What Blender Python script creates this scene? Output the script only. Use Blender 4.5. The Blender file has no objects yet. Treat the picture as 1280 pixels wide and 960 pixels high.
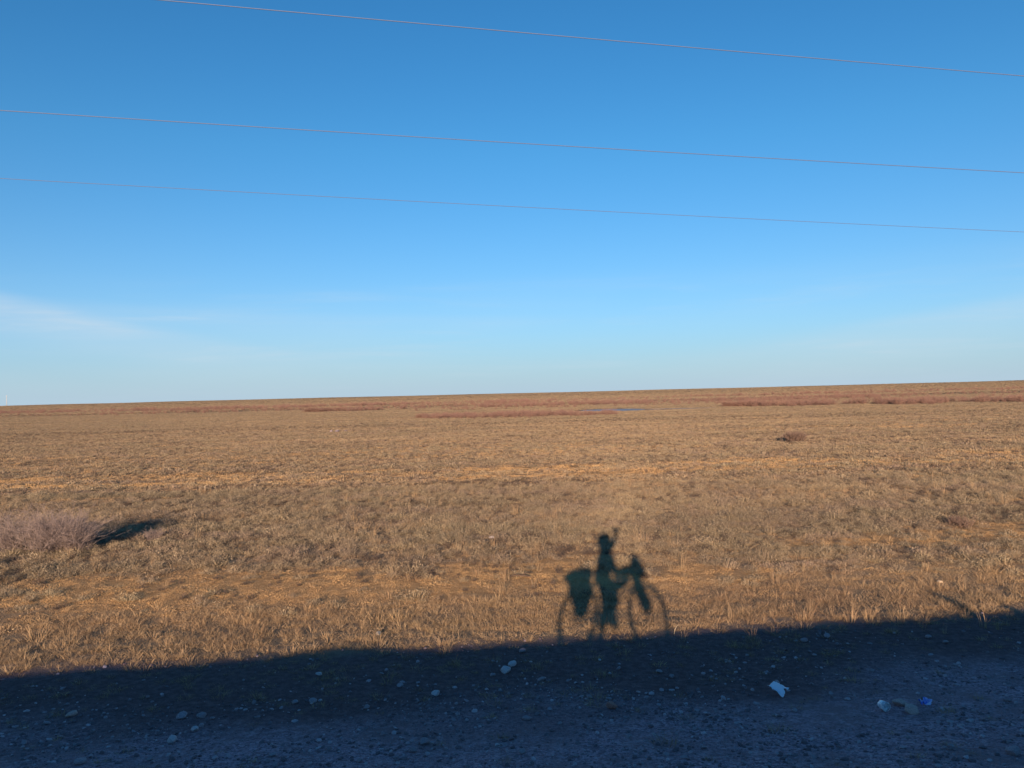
import bpy, bmesh, math, random
import numpy as np
from mathutils import Vector, Matrix

R = math.radians
random.seed(7)
rng = np.random.default_rng(11)
scene = bpy.context.scene
COL = scene.collection

# ------------------------------------------------------------------ camera
EYE = Vector((0.0, 0.0, 4.0))
cam_data = bpy.data.cameras.new('camera')
cam_data.sensor_width = 36.0
cam_data.lens = 36.0 * 967 / 1280
cam_data.clip_start = 0.02
cam_data.clip_end = 20000
cam = bpy.data.objects.new('camera', cam_data)
COL.objects.link(cam)
cam.location = EYE
cam.rotation_mode = 'QUATERNION'
q = Matrix.Rotation(R(90) + math.atan(11.5 / 967), 3, 'X') @ Matrix.Rotation(R(-1.4), 3, 'Z')
cam.rotation_quaternion = q.to_quaternion()
scene.camera = cam

# ------------------------------------------------------------------ sky
SUN_EL, SUN_AZ = R(9.95), R(187.3)
w = bpy.data.worlds.new('World'); scene.world = w; w.use_nodes = True
nt = w.node_tree; N = nt.nodes; L = nt.links
N.clear()
out = N.new('ShaderNodeOutputWorld'); bg = N.new('ShaderNodeBackground')
sky = N.new('ShaderNodeTexSky'); sky.sky_type = 'NISHITA'; sky.sun_disc = False
sky.sun_elevation = SUN_EL; sky.sun_rotation = SUN_AZ
sky.altitude = 300; sky.air_density = 1.0; sky.dust_density = 0.1; sky.ozone_density = 2.7
bg.inputs['Strength'].default_value = 0.096
def math_node(nt, op, a, b=None, c=None, clamp=False):
    n = nt.nodes.new('ShaderNodeMath'); n.operation = op; n.use_clamp = clamp
    for i, v in enumerate((a, b, c)):
        if v is None: continue
        if isinstance(v, (int, float)): n.inputs[i].default_value = v
        else: nt.links.new(v, n.inputs[i])
    return n.outputs[0]
def mix_col(nt, fac, a, b, mode='MIX'):
    n = nt.nodes.new('ShaderNodeMix'); n.data_type = 'RGBA'; n.blend_type = mode
    for idx, v in ((0, fac), (6, a), (7, b)):
        if isinstance(v, (int, float)): n.inputs[idx].default_value = v
        elif isinstance(v, tuple): n.inputs[idx].default_value = v if len(v) == 4 else (*v, 1)
        else: nt.links.new(v, n.inputs[idx])
    return n.outputs[2]
def maprange(nt, v, a, b, c=0.0, d=1.0, smooth=False):
    n = nt.nodes.new('ShaderNodeMapRange'); n.clamp = True
    if smooth: n.interpolation_type = 'SMOOTHSTEP'
    nt.links.new(v, n.inputs[0])
    for i, x in enumerate((a, b, c, d)): n.inputs[i + 1].default_value = x
    return n.outputs[0]
def noise(nt, vec, scale, detail=4, rough=0.55, dist=0.0):
    n = nt.nodes.new('ShaderNodeTexNoise')
    n.inputs['Scale'].default_value = scale; n.inputs['Detail'].default_value = detail
    n.inputs['Roughness'].default_value = rough; n.inputs['Distortion'].default_value = dist
    if vec is not None: nt.links.new(vec, n.inputs['Vector'])
    return n.outputs[0]
def mapping(nt, vec, scale=(1, 1, 1), rot=(0, 0, 0), loc=(0, 0, 0)):
    n = nt.nodes.new('ShaderNodeMapping')
    n.inputs['Scale'].default_value = scale; n.inputs['Rotation'].default_value = rot
    n.inputs['Location'].default_value = loc
    nt.links.new(vec, n.inputs['Vector']); return n.outputs[0]

tc = N.new('ShaderNodeTexCoord')
sep = N.new('ShaderNodeSeparateXYZ'); L.new(tc.outputs['Generated'], sep.inputs[0])
hs = N.new('ShaderNodeHueSaturation'); hs.inputs['Saturation'].default_value = 1.15
L.new(sky.outputs[0], hs.inputs['Color'])
# thin cirrus veils low over the horizon, laid out by direction on the sky
mp = mapping(nt, tc.outputs['Generated'], (2.2, 2.2, 26), (0, R(-4), 0))
n1 = noise(nt, mp, 1.6, 5, 0.6, 0.35)
mp2 = mapping(nt, tc.outputs['Generated'], (1.1, 1.1, 9), (0, R(3), 0), (3.1, 0, 0))
n2 = noise(nt, mp2, 1.2, 3, 0.5)
c1 = maprange(nt, n1, 0.50, 0.78, 0, 1, True)
c2 = maprange(nt, n2, 0.42, 0.66, 0, 1, True)
band = math_node(nt, 'MULTIPLY', maprange(nt, sep.outputs[2], 0.0, 0.05, 0.35, 1, True),
                 maprange(nt, sep.outputs[2], 0.10, 0.16, 1, 0, True))
az = math_node(nt, 'DIVIDE', sep.outputs[0], math_node(nt, 'MAXIMUM', sep.outputs[1], 0.05))
wob = math_node(nt, 'MULTIPLY', math_node(nt, 'SUBTRACT', n2, 0.5), 0.05)
zz = math_node(nt, 'ADD', sep.outputs[2], wob)
def sheet(e0, slope, lo, hi, a0, a1, soft):
    # a cirrus sheet whose upper rim follows a slanting line and thins out downwards
    rim = math_node(nt, 'ADD', math_node(nt, 'MULTIPLY', az, slope), e0)
    below = math_node(nt, 'SUBTRACT', rim, zz)
    m = math_node(nt, 'MULTIPLY', maprange(nt, below, -soft, soft, 0, 1, True), maprange(nt, below, lo, hi, 1, 0.0, True))
    return math_node(nt, 'MULTIPLY', m, maprange(nt, az, a0, a1, 0, 1, True))
fib = maprange(nt, n1, 0.30, 0.72, 0.45, 1.0)
left = math_node(nt, 'MULTIPLY', sheet(0.018, -0.150, 0.0, 0.075, -0.12, -0.62, 0.010), 0.42)
right = math_node(nt, 'MULTIPLY', sheet(0.006, 0.125, 0.01, 0.09, 0.05, 0.60, 0.012), 0.30)
mid = math_node(nt, 'MULTIPLY', sheet(0.097, -0.03, 0.0, 0.03, 0.10, -0.03, 0.006), 0.14)
cl = math_node(nt, 'MULTIPLY', math_node(nt, 'ADD', math_node(nt, 'ADD', left, right), mid), fib)
cl = math_node(nt, 'ADD', cl, math_node(nt, 'MULTIPLY', math_node(nt, 'MULTIPLY', math_node(nt, 'ADD', math_node(nt, 'MULTIPLY', c1, 0.22), math_node(nt, 'MULTIPLY', c2, 0.16)), band), maprange(nt, sep.outputs[1], -0.2, 0.2)))
tint = mix_col(nt, maprange(nt, sep.outputs[2], 0.04, 0.30), (0.47, 0.76, 1.08, 1), (0.47, 0.96, 1.14, 1))
blue = mix_col(nt, 1.0, hs.outputs[0], tint, 'MULTIPLY')
veil = math_node(nt, 'MULTIPLY', math_node(nt, 'EXPONENT', math_node(nt, 'MULTIPLY', math_node(nt, 'MAXIMUM', sep.outputs[2], 0.0), -10.0)), 0.98)
vcol = mix_col(nt, maprange(nt, sep.outputs[2], 0.0, 0.10), (3.1, 4.1, 4.95, 1), (3.1, 4.4, 6.2, 1))
blue = mix_col(nt, veil, blue, vcol)
skycol = mix_col(nt, cl, blue, (4.3, 5.0, 5.6, 1))
L.new(skycol, bg.inputs['Color']); L.new(bg.outputs[0], out.inputs['Surface'])

# ------------------------------------------------------------------ sun
sl = bpy.data.lights.new('sun', 'SUN'); sl.energy = 5.0; sl.angle = R(0.48); sl.color = (1.0, 0.745, 0.53)
sun = bpy.data.objects.new('sun', sl); COL.objects.link(sun)
SDIR = Vector((math.sin(R(7.3)) * math.cos(SUN_EL), math.cos(R(7.3)) * math.cos(SUN_EL), -math.sin(SUN_EL)))
sun.rotation_mode = 'QUATERNION'; sun.rotation_quaternion = SDIR.to_track_quat('-Z', 'Y')
sun.location = (-10, -60, 30)

scene.view_settings.view_transform = 'Standard'
scene.view_settings.look = 'None'
scene.view_settings.exposure = 0.6
scene.view_settings.gamma = 1.0
scene.render.engine = 'CYCLES'
scene.cycles.max_bounces = 4
scene.cycles.diffuse_bounces = 2
scene.cycles.transparent_max_bounces = 6

# ------------------------------------------------------------------ helpers
def tag(o, label=None, cat=None, group=None, kind=None):
    if label: o['label'] = label
    if cat: o['category'] = cat
    if group: o['group'] = group
    if kind: o['kind'] = kind
    return o
def link(o, parent=None):
    COL.objects.link(o)
    if parent is not None: o.parent = parent
    return o
def empty(name, loc=(0, 0, 0), rz=0.0):
    o = bpy.data.objects.new(name, None); COL.objects.link(o)
    o.location = loc; o.rotation_euler = (0, 0, rz); o.empty_display_size = 0.2
    return o
def mesh_np(name, V, F, mats=(), smooth=False, attrs=None):
    """V (n,3) floats; F (m,k) ints with one k."""
    me = bpy.data.meshes.new(name)
    V = np.asarray(V, np.float32); F = np.asarray(F, np.int32)
    m, k = F.shape
    me.vertices.add(len(V)); me.vertices.foreach_set('co', V.ravel())
    me.loops.add(m * k); me.loops.foreach_set('vertex_index', F.ravel())
    me.polygons.add(m)
    me.polygons.foreach_set('loop_start', np.arange(0, m * k, k, dtype=np.int32))
    me.polygons.foreach_set('loop_total', np.full(m, k, np.int32))
    me.polygons.foreach_set('use_smooth', np.full(m, smooth, bool))
    for an, av in (attrs or {}).items():
        a = me.attributes.new(an, 'FLOAT', 'POINT'); a.data.foreach_set('value', np.asarray(av, np.float32))
    me.update(calc_edges=True); me.validate()
    for mt in mats: me.materials.append(mt)
    return me
def bm_obj(name, bm, mat, parent=None, smooth=True, loc=None, mods=None):
    me = bpy.data.meshes.new(name); bmesh.ops.recalc_face_normals(bm, faces=bm.faces[:])
    bm.to_mesh(me); bm.free()
    for p in me.polygons: p.use_smooth = smooth
    me.materials.append(mat)
    o = bpy.data.objects.new(name, me); link(o, parent)
    if loc: o.location = loc
    return o
def tube(bm, pts, rad, seg=8, cap=True):
    pts = [Vector(p) for p in pts]
    if isinstance(rad, (int, float)): rad = [rad] * len(pts)
    rings = []; prev = None
    for i, p in enumerate(pts):
        if i == 0: t = pts[1] - pts[0]
        elif i == len(pts) - 1: t = pts[-1] - pts[-2]
        else: t = pts[i + 1] - pts[i - 1]
        t.normalize()
        if prev is None:
            a = Vector((0, 0, 1)) if abs(t.z) < 0.9 else Vector((1, 0, 0))
            n = t.cross(a).normalized()
        else:
            n = (prev - t * prev.dot(t)).normalized()
        prev = n; b = t.cross(n)
        rings.append([bm.verts.new(p + (n * math.cos(2 * math.pi * k / seg) + b * math.sin(2 * math.pi * k / seg)) * rad[i]) for k in range(seg)])
    for i in range(len(rings) - 1):
        for k in range(seg):
            bm.faces.new((rings[i][k], rings[i][(k + 1) % seg], rings[i + 1][(k + 1) % seg], rings[i + 1][k]))
    if cap:
        bm.faces.new(rings[0][::-1]); bm.faces.new(rings[-1])
def box(bm, c, s, rot=None, bevel=0.0):
    ret = bmesh.ops.create_cube(bm, size=1.0)
    vs = ret['verts']
    M = Matrix.Translation(Vector(c)) @ (rot.to_4x4() if rot else Matrix.Identity(4)) @ Matrix.Diagonal((*s, 1))
    bmesh.ops.transform(bm, matrix=M, verts=vs)
    if bevel:
        es = list({e for v in vs for e in v.link_edges})
        bmesh.ops.bevel(bm, geom=es, offset=bevel, segments=3, affect='EDGES', profile=0.6)
def torus(bm, c, R0, r, seg=48, rs=10, axis='Y', sq=1.0):
    rings = []
    for i in range(seg):
        a = 2 * math.pi * i / seg; ring = []
        for k in range(rs):
            b = 2 * math.pi * k / rs
            rr = R0 + r * math.cos(b); o = r * sq * math.sin(b)
            ring.append(bm.verts.new((c[0] + rr * math.cos(a), c[1] + o, c[2] + rr * math.sin(a))))
        rings.append(ring)
    for i in range(seg):
        for k in range(rs):
            bm.faces.new((rings[i][k], rings[(i + 1) % seg][k], rings[(i + 1) % seg][(k + 1) % rs], rings[i][(k + 1) % rs]))

# numpy value noise
def _h(i, j, s):
    n = (i.astype(np.int64) * 374761393 + j.astype(np.int64) * 668265263 + s * 1442695041) & 0xFFFFFFFF
    n = ((n ^ (n >> 13)) * 1274126177) & 0xFFFFFFFF
    n = (n ^ (n >> 16)) & 0xFFFF
    return n / 65535.0
def vnoise(x, y, s=0):
    xi = np.floor(x); yi = np.floor(y); fx = x - xi; fy = y - yi
    fx = fx * fx * (3 - 2 * fx); fy = fy * fy * (3 - 2 * fy)
    a = _h(xi, yi, s); b = _h(xi + 1, yi, s); c = _h(xi, yi + 1, s); d = _h(xi + 1, yi + 1, s)
    return (a * (1 - fx) + b * fx) * (1 - fy) + (c * (1 - fx) + d * fx) * fy
def fbm(x, y, s=0, o=4, g=0.5):
    v = 0; a = 1; t = 0
    for k in range(o):
        v = v + a * vnoise(x * 2 ** k + 17.3 * k, y * 2 ** k - 9.1 * k, s + k); t += a; a *= g
    return v / t
def sstep(a, b, x):
    t = np.clip((x - a) / (b - a), 0, 1); return t * t * (3 - 2 * t)

# ------------------------------------------------------------------ terrain
AL = R(6.2)              # the road runs off to the right and away
CA, SA = math.cos(AL), math.sin(AL)
ROAD_Z = 2.08
EDGE = 0.87
def height(x, y):
    x = np.asarray(x, float); y = np.asarray(y, float)
    u = x * CA + y * SA; d = -x * SA + y * CA
    r = np.hypot(x, y)
    edge = EDGE + 0.16 * (fbm(u * 0.9, d * 0.0 + 3, 5, 4) - 0.5)
    wf = np.clip((d - edge) / 10.2, 0, 1); wb = np.clip((-7.6 - d) / 10.2, 0, 1)
    emb = ROAD_Z * np.where(d > 0, (1 - wf) ** 1.7, (1 - wb) ** 1.7)
    # shoulder heaps of graded gravel along the brink
    br = np.exp(-((d - EDGE + 0.15) / 0.32) ** 2)
    emb += br * (0.055 * (fbm(u * 1.3, d, 31, 5) - 0.45)
                 + 0.060 * np.exp(-((u + 4.35) / 0.85) ** 2) + 0.03 * np.exp(-((u - 4.6) / 1.6) ** 2)
                 + 0.035 * np.exp(-((u - 7.3) / 0.5) ** 2))
    rough = 0.03 * (fbm(x * 1.7, y * 1.7, 2, 4) - 0.5) * sstep(EDGE + 0.2, EDGE + 2, d) * (1 - sstep(20, 60, d) * 0.3)
    plain = sstep(13, 22, np.abs(d))
    rel = (0.16 * (fbm(x * 0.16, y * 0.22, 3, 3) - 0.5) + 0.05 * (fbm(x * 0.8, y * 0.8, 4, 3) - 0.5)) * plain
    far = 1.1 * (fbm(x / 90, y / 60, 6, 4) - 0.5) * sstep(180, 420, r) + (3.2 + 7 * (fbm(x / 700, y / 500, 7, 3) - 0.5)) * sstep(450, 1300, r) - 6 * sstep(1600, 4000, r)
    # pond hollow
    pd = ((x - 30) / 24.0) ** 2 + ((y - 166) / 13.0) ** 2
    hol = -0.25 * np.exp(-pd * 1.2)
    dip = -0.10 * np.exp(-((d - 14.5) / 1.6) ** 2)
    return emb + rough + rel + far + hol + dip
def d_of(x, y): return -x * SA + y * CA

def track_far(x, y):
    c = 39.1 + 0.045 * x + 0.0016 * x * x
    n = fbm(x * 0.18, y * 0.9, 41, 4)
    a = np.exp(-((y - c - 2.0) / 1.0) ** 2) + 0.85 * np.exp(-((y - c + 1.6) / 0.8) ** 2) + 0.35 * np.exp(-((y - c) / 3.0) ** 2)
    return 1.15 * a * sstep(0.30, 0.55, n) * (1 - 0.7 * sstep(2, 40, x))
def track_near(x, y):
    c = 17.2 + 0.10 * x + 0.012 * x * x * (x > 0)
    n = fbm(x * 0.35, y * 0.8, 43, 4)
    return np.exp(-((y - c) / 1.5) ** 2) * sstep(0.33, 0.50, n) * 1.5
def soil(x, y):
    patch = sstep(0.62, 0.76, fbm(x * 0.12, y * 0.35, 47, 5)) * 0.6 * (1 - .7 * sstep(42, 60, y))
    st = sstep(0.62, 0.75, fbm(x * 0.03 + 5, y * 0.16, 53, 5)) * 0.3 * sstep(25, 50, y)
    return np.clip(track_far(x, y) + track_near(x, y) + patch + st, 0, 1)
def gravel(x, y):
    d = d_of(x, y)
    return (1 - sstep(11.0, 13.2, d + 1.6 * (fbm(x * 0.6, y * 0.6, 59, 4) - 0.5))) * sstep(-20, -17, d)

def dark_soil(x, y):  # band of darker brown soil where the gravel gives out
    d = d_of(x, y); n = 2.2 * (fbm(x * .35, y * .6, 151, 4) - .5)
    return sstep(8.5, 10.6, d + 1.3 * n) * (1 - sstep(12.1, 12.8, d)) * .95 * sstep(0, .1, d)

# ------------------------------------------------------------------ materials
def new_mat(name):
    m = bpy.data.materials.new(name); m.use_nodes = True
    nt = m.node_tree; b = nt.nodes['Principled BSDF']
    b.inputs['Specular IOR Level'].default_value = 0.2
    b.inputs['Roughness'].default_value = 0.9
    return m, nt, b
def simple(name, col, rough=0.6, metal=0.0, var=0.12, scale=30, spec=0.4, bump=0.0):
    m, nt, b = new_mat(name)
    t = nt.nodes.new('ShaderNodeTexCoord')
    n = noise(nt, t.outputs['Object'], scale, 5, 0.6)
    lo = tuple(c * (1 - var) for c in col); hi = tuple(min(1, c * (1 + var)) for c in col)
    nt.links.new(mix_col(nt, maprange(nt, n, 0.3, 0.7), lo, hi), b.inputs['Base Color'])
    b.inputs['Roughness'].default_value = rough; b.inputs['Metallic'].default_value = metal
    b.inputs['Specular IOR Level'].default_value = spec
    if bump:
        bp = nt.nodes.new('ShaderNodeBump'); bp.inputs['Distance'].default_value = bump
        nt.links.new(n, bp.inputs['Height']); nt.links.new(bp.outputs[0], b.inputs['Normal'])
    return m
def attr(nt, name):
    a = nt.nodes.new('ShaderNodeAttribute'); a.attribute_name = name; return a.outputs['Fac']

# ground
m_ground, nt, b = new_mat('steppe_ground')
geo = nt.nodes.new('ShaderNodeNewGeometry'); P = geo.outputs['Position']
fine = noise(nt, P, 9, 6, 0.65); mid = noise(nt, P, 1.1, 5, 0.6); grit = noise(nt, P, 45, 3, 0.7)
streak = noise(nt, mapping(nt, P, (0.06, 0.35, 1)), 1.0, 6, 0.62)
soilc = mix_col(nt, maprange(nt, fine, 0.35, 0.68), (0.42, 0.24, 0.11), (0.60, 0.37, 0.18))
veg = mix_col(nt, maprange(nt, mid, 0.35, 0.65), (0.27, 0.185, 0.115), (0.38, 0.26, 0.155))
veg = mix_col(nt, maprange(nt, streak, 0.42, 0.66), veg, (0.42, 0.29, 0.17))
veg = mix_col(nt, maprange(nt, grit, 0.45, 0.75, 0, 0.5), veg, (0.18, 0.12, 0.08))
base = mix_col(nt, attr(nt, 'soil'), veg, soilc)
vor = nt.nodes.new('ShaderNodeTexVoronoi'); vor.inputs['Scale'].default_value = 38; nt.links.new(P, vor.inputs['Vector'])
stone = nt.nodes.new('ShaderNodeSeparateColor'); nt.links.new(vor.outputs['Color'], stone.inputs[0])
grc = mix_col(nt, maprange(nt, stone.outputs[0], 0.2, 1.0), (0.24, 0.16, 0.185), (0.54, 0.38, 0.43))
grc = mix_col(nt, maprange(nt, mid, 0.38, 0.66), grc, (0.30, 0.20, 0.21))
grc = mix_col(nt, maprange(nt, fine, 0.5, 0.75, 0, 0.7), grc, (0.58, 0.44, 0.48))
base = mix_col(nt, attr(nt, 'gravel'), base, grc)
dark_band = mix_col(nt, maprange(nt, fine, 0.4, 0.7), (0.15, 0.09, 0.088), (0.25, 0.155, 0.15))
base = mix_col(nt, attr(nt, 'dark_band'), base, dark_band)
nt.links.new(base, b.inputs['Base Color'])
hh = math_node(nt, 'ADD', math_node(nt, 'MULTIPLY', fine, 0.6), math_node(nt, 'MULTIPLY', grit, 0.25))
hh = math_node(nt, 'ADD', hh, math_node(nt, 'MULTIPLY', vor.outputs['Distance'], -0.35))
bp = nt.nodes.new('ShaderNodeBump'); bp.inputs['Distance'].default_value = 0.09; bp.inputs['Strength'].default_value = 0.9
nt.links.new(hh, bp.inputs['Height']); nt.links.new(bp.outputs[0], b.inputs['Normal'])
b.inputs['Roughness'].default_value = 1.0; b.inputs['Specular IOR Level'].default_value = 0.0

# plants: colour depends on where the plant grows, on the plant and on the blade
def plant_mat(name, cols, dark, tip, patch=0.07):
    m, nt, b = new_mat(name)
    oi = nt.nodes.new('ShaderNodeObjectInfo')
    p1 = noise(nt, mapping(nt, oi.outputs['Location'], (0.5, 1.4, 1)), patch, 5, 0.6)
    p2 = noise(nt, mapping(nt, oi.outputs['Location'], (0.7, 1.2, 1)), patch * 6, 4, 0.6)
    c = mix_col(nt, maprange(nt, p1, 0.43, 0.57), cols[0], cols[1])
    c = mix_col(nt, maprange(nt, p2, 0.47, 0.60), c, cols[2])
    p3 = noise(nt, mapping(nt, oi.outputs['Location'], (0.022, 0.34, 1), loc=(3, 7, 0)), 1.0, 5, 0.6)
    c = mix_col(nt, 1.0, c, mix_col(nt, maprange(nt, p3, 0.40, 0.60), (0.74, 0.72, 0.74, 1), (1.16, 1.14, 1.10, 1)), 'MULTIPLY')
    c = mix_col(nt, maprange(nt, oi.outputs['Random'], 0.0, 1.0, 0, 0.75), c, dark)
    c = mix_col(nt, math_node(nt, 'MULTIPLY', attr(nt, 'tint'), 0.7), c, tip)
    nt.links.new(c, b.inputs['Base Color'])
    b.inputs['Specular IOR Level'].default_value = 0.1
    return m
m_sage = plant_mat('dry_wormwood', ((0.27, 0.215, 0.135), (0.40, 0.285, 0.17), (0.265, 0.18, 0.14)), (0.085, 0.062, 0.05), (0.52, 0.41, 0.27))
m_grass = plant_mat('dry_grass_blades', ((0.38, 0.25, 0.135), (0.32, 0.19, 0.11), (0.43, 0.29, 0.155)), (0.15, 0.09, 0.055), (0.54, 0.39, 0.235))
m_stub = plant_mat('stubble', ((0.30, 0.225, 0.14), (0.41, 0.28, 0.16), (0.28, 0.185, 0.135)), (0.15, 0.10, 0.07), (0.46, 0.34, 0.21))
m_crumb = plant_mat('tan_soil_crumbs', ((0.54, 0.33, 0.155), (0.57, 0.36, 0.175), (0.50, 0.31, 0.155)), (0.42, 0.26, 0.13), (0.60, 0.39, 0.20))
m_dark = plant_mat('shade_dark_twigs', ((0.10, 0.075, 0.06), (0.12, 0.085, 0.065), (0.09, 0.065, 0.06)), (0.05, 0.038, 0.035), (0.20, 0.145, 0.11))  # near-black colour stands in for the shade inside and between clumps
m_redsh = plant_mat('red_willow_twigs', ((0.27, 0.15, 0.115), (0.25, 0.145, 0.125), (0.30, 0.18, 0.13)), (0.15, 0.085, 0.07), (0.34, 0.21, 0.165), 0.02)
def bush_mat(name, c0, c1):
    m, nt, b = new_mat(name)
    nt.links.new(mix_col(nt, attr(nt, 'tint'), c0, c1), b.inputs['Base Color']); return m
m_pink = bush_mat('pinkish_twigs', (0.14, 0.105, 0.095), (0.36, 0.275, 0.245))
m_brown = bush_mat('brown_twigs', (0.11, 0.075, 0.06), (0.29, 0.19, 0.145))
m_stem = simple('bark', (0.12, 0.085, 0.065), 0.9)

# ------------------------------------------------------------------ ground sheet
NA, NR = 1440, 360
rr = np.concatenate([[0.0], np.geomspace(0.25, 9000, NR)])
th = np.linspace(0, 2 * np.pi, NA, endpoint=False)
rg, tg = np.meshgrid(rr[1:], th, indexing='ij')
X = rg * np.cos(tg); Y = rg * np.sin(tg)
Z = height(X, Y)
V = np.concatenate([[[0, 0, float(height(0, 0))]], np.stack([X.ravel(), Y.ravel(), Z.ravel()], 1)])
i = np.arange(NR - 1)[:, None] * NA; j = np.arange(NA)[None, :]; j2 = (j + 1) % NA
F = np.stack([(i + j), (i + NA + j), (i + NA + j2), (i + j2)], -1).reshape(-1, 4) + 1
fan = np.stack([np.zeros(NA, int), 1 + np.arange(NA), 1 + (np.arange(NA) + 1) % NA, np.zeros(NA, int)], 1)
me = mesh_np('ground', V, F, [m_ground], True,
             {'soil': soil(V[:, 0], V[:, 1]), 'gravel': gravel(V[:, 0], V[:, 1]), 'dark_band': dark_soil(V[:, 0], V[:, 1])})
ground = link(bpy.data.objects.new('ground', me)); ground['kind'] = 'structure'

# asphalt road on the embankment behind the camera
m_road, nt, b = new_mat('asphalt')
geo = nt.nodes.new('ShaderNodeNewGeometry')
nt.links.new(mix_col(nt, noise(nt, geo.outputs['Position'], 60, 4, 0.7), (0.035, 0.035, 0.036), (0.085, 0.082, 0.08)), b.inputs['Base Color'])
us = np.linspace(-150, 150, 301); ds = np.linspace(-6.6, -0.9, 15)
ug, dg = np.meshgrid(us, ds, indexing='ij')
RX = ug * CA - dg * SA; RY = ug * SA + dg * CA
RZ = ROAD_Z + 0.02 + 0.03 * (1 - ((dg + 3.75) / 2.85) ** 2)
n0, n1_ = ug.shape
ii = np.arange(n0 - 1)[:, None] * n1_; jj = np.arange(n1_ - 1)[None, :]
F = np.stack([ii + jj, ii + n1_ + jj, ii + n1_ + jj + 1, ii + jj + 1], -1).reshape(-1, 4)
road = link(bpy.data.objects.new('road', mesh_np('road', np.stack([RX.ravel(), RY.ravel(), RZ.ravel()], 1), F, [m_road], True)))
road['kind'] = 'structure'

# ------------------------------------------------------------------ instancer
def instancer(name, pts, rotz, tilt, scl, idx, protos, label, cat):
    """one stuff object: its points carry plants or stones through geometry nodes"""
    me = bpy.data.meshes.new(name); n = len(pts)
    me.vertices.add(n); me.vertices.foreach_set('co', np.asarray(pts, np.float32).ravel())
    rot = np.stack([tilt[:, 0], tilt[:, 1], rotz], 1).astype(np.float32)
    a = me.attributes.new('rot', 'FLOAT_VECTOR', 'POINT'); a.data.foreach_set('vector', rot.ravel())
    a = me.attributes.new('scl', 'FLOAT_VECTOR', 'POINT'); a.data.foreach_set('vector', np.asarray(scl, np.float32).ravel())
    a = me.attributes.new('idx', 'INT', 'POINT'); a.data.foreach_set('value', np.asarray(idx, np.int32))
    o = link(bpy.data.objects.new(name, me))
    pc = bpy.data.collections.new(name + '_sources')
    for p in protos: pc.objects.link(p)
    g = bpy.data.node_groups.new(name, 'GeometryNodeTree')
    g.interface.new_socket('Geometry', in_out='INPUT', socket_type='NodeSocketGeometry')
    g.interface.new_socket('Geometry', in_out='OUTPUT', socket_type='NodeSocketGeometry')
    gi = g.nodes.new('NodeGroupInput'); go = g.nodes.new('NodeGroupOutput')
    ip = g.nodes.new('GeometryNodeInstanceOnPoints'); ci = g.nodes.new('GeometryNodeCollectionInfo')
    ci.inputs['Collection'].default_value = pc
    ci.inputs['Separate Children'].default_value = True; ci.inputs['Reset Children'].default_value = True
    g.links.new(gi.outputs[0], ip.inputs['Points']); g.links.new(ci.outputs[0], ip.inputs['Instance'])
    ip.inputs['Pick Instance'].default_value = True
    def na(nm, ty):
        x = g.nodes.new('GeometryNodeInputNamedAttribute'); x.data_type = ty; x.inputs['Name'].default_value = nm
        return x.outputs['Attribute']
    g.links.new(na('idx', 'INT'), ip.inputs['Instance Index'])
    g.links.new(na('rot', 'FLOAT_VECTOR'), ip.inputs['Rotation'])
    g.links.new(na('scl', 'FLOAT_VECTOR'), ip.inputs['Scale'])
    g.links.new(ip.outputs[0], go.inputs[0])
    md = o.modifiers.new('scatter', 'NODES'); md.node_group = g
    return tag(o, label, cat, kind='stuff')

def blades(n, r, h0, h1, wd, lean, dome=0.0, curve=0.3, rg=rng, flat=1.0):
    """n thin leaf blades rising from a disc; each two quads tapering to a tip"""
    a = rg.uniform(0, 2 * np.pi, n); q_ = np.sqrt(rg.uniform(0, 1, n)); rad = r * q_
    bx, by = rad * np.cos(a), rad * np.sin(a)
    la = a + rg.normal(0, 0.8, n)
    le = lean * (0.25 + q_ * 0.9) + rg.normal(0, 0.15, n)
    ln = rg.uniform(h0, h1, n) * (1 - dome * q_ ** 2)
    dx, dy, dz = np.cos(la) * np.sin(le), np.sin(la) * np.sin(le), np.maximum(np.cos(le), 0.05) * flat
    fa = rg.uniform(0, np.pi, n); wx, wy = np.cos(fa) * wd / 2, np.sin(fa) * wd / 2
    zb = -0.02 * np.ones(n)
    mx, my, mz = bx + dx * ln * .5, by + dy * ln * .5, zb + dz * ln * .55
    tx, ty, tz = bx + dx * ln * (1 + curve * .4), by + dy * ln * (1 + curve * .4), zb + dz * ln * (1 - curve * .15) + 0.0
    o = np.zeros(n)
    V = np.stack([np.stack([bx - wx, by - wy, zb], 1), np.stack([bx + wx, by + wy, zb], 1),
                  np.stack([mx + wx * .8, my + wy * .8, mz], 1), np.stack([mx - wx * .8, my - wy * .8, mz], 1),
                  np.stack([tx + wx * .25, ty + wy * .25, tz], 1), np.stack([tx - wx * .25, ty - wy * .25, tz], 1)], 1).reshape(-1, 3)
    k = np.arange(n)[:, None] * 6
    F = np.concatenate([k + np.array([[0, 1, 2, 3]]), k + np.array([[3, 2, 4, 5]])])
    rnd = rg.uniform(0, 1, n)
    T = (rnd[:, None] * np.ones(6)).ravel()
    return V, F, T
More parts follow.
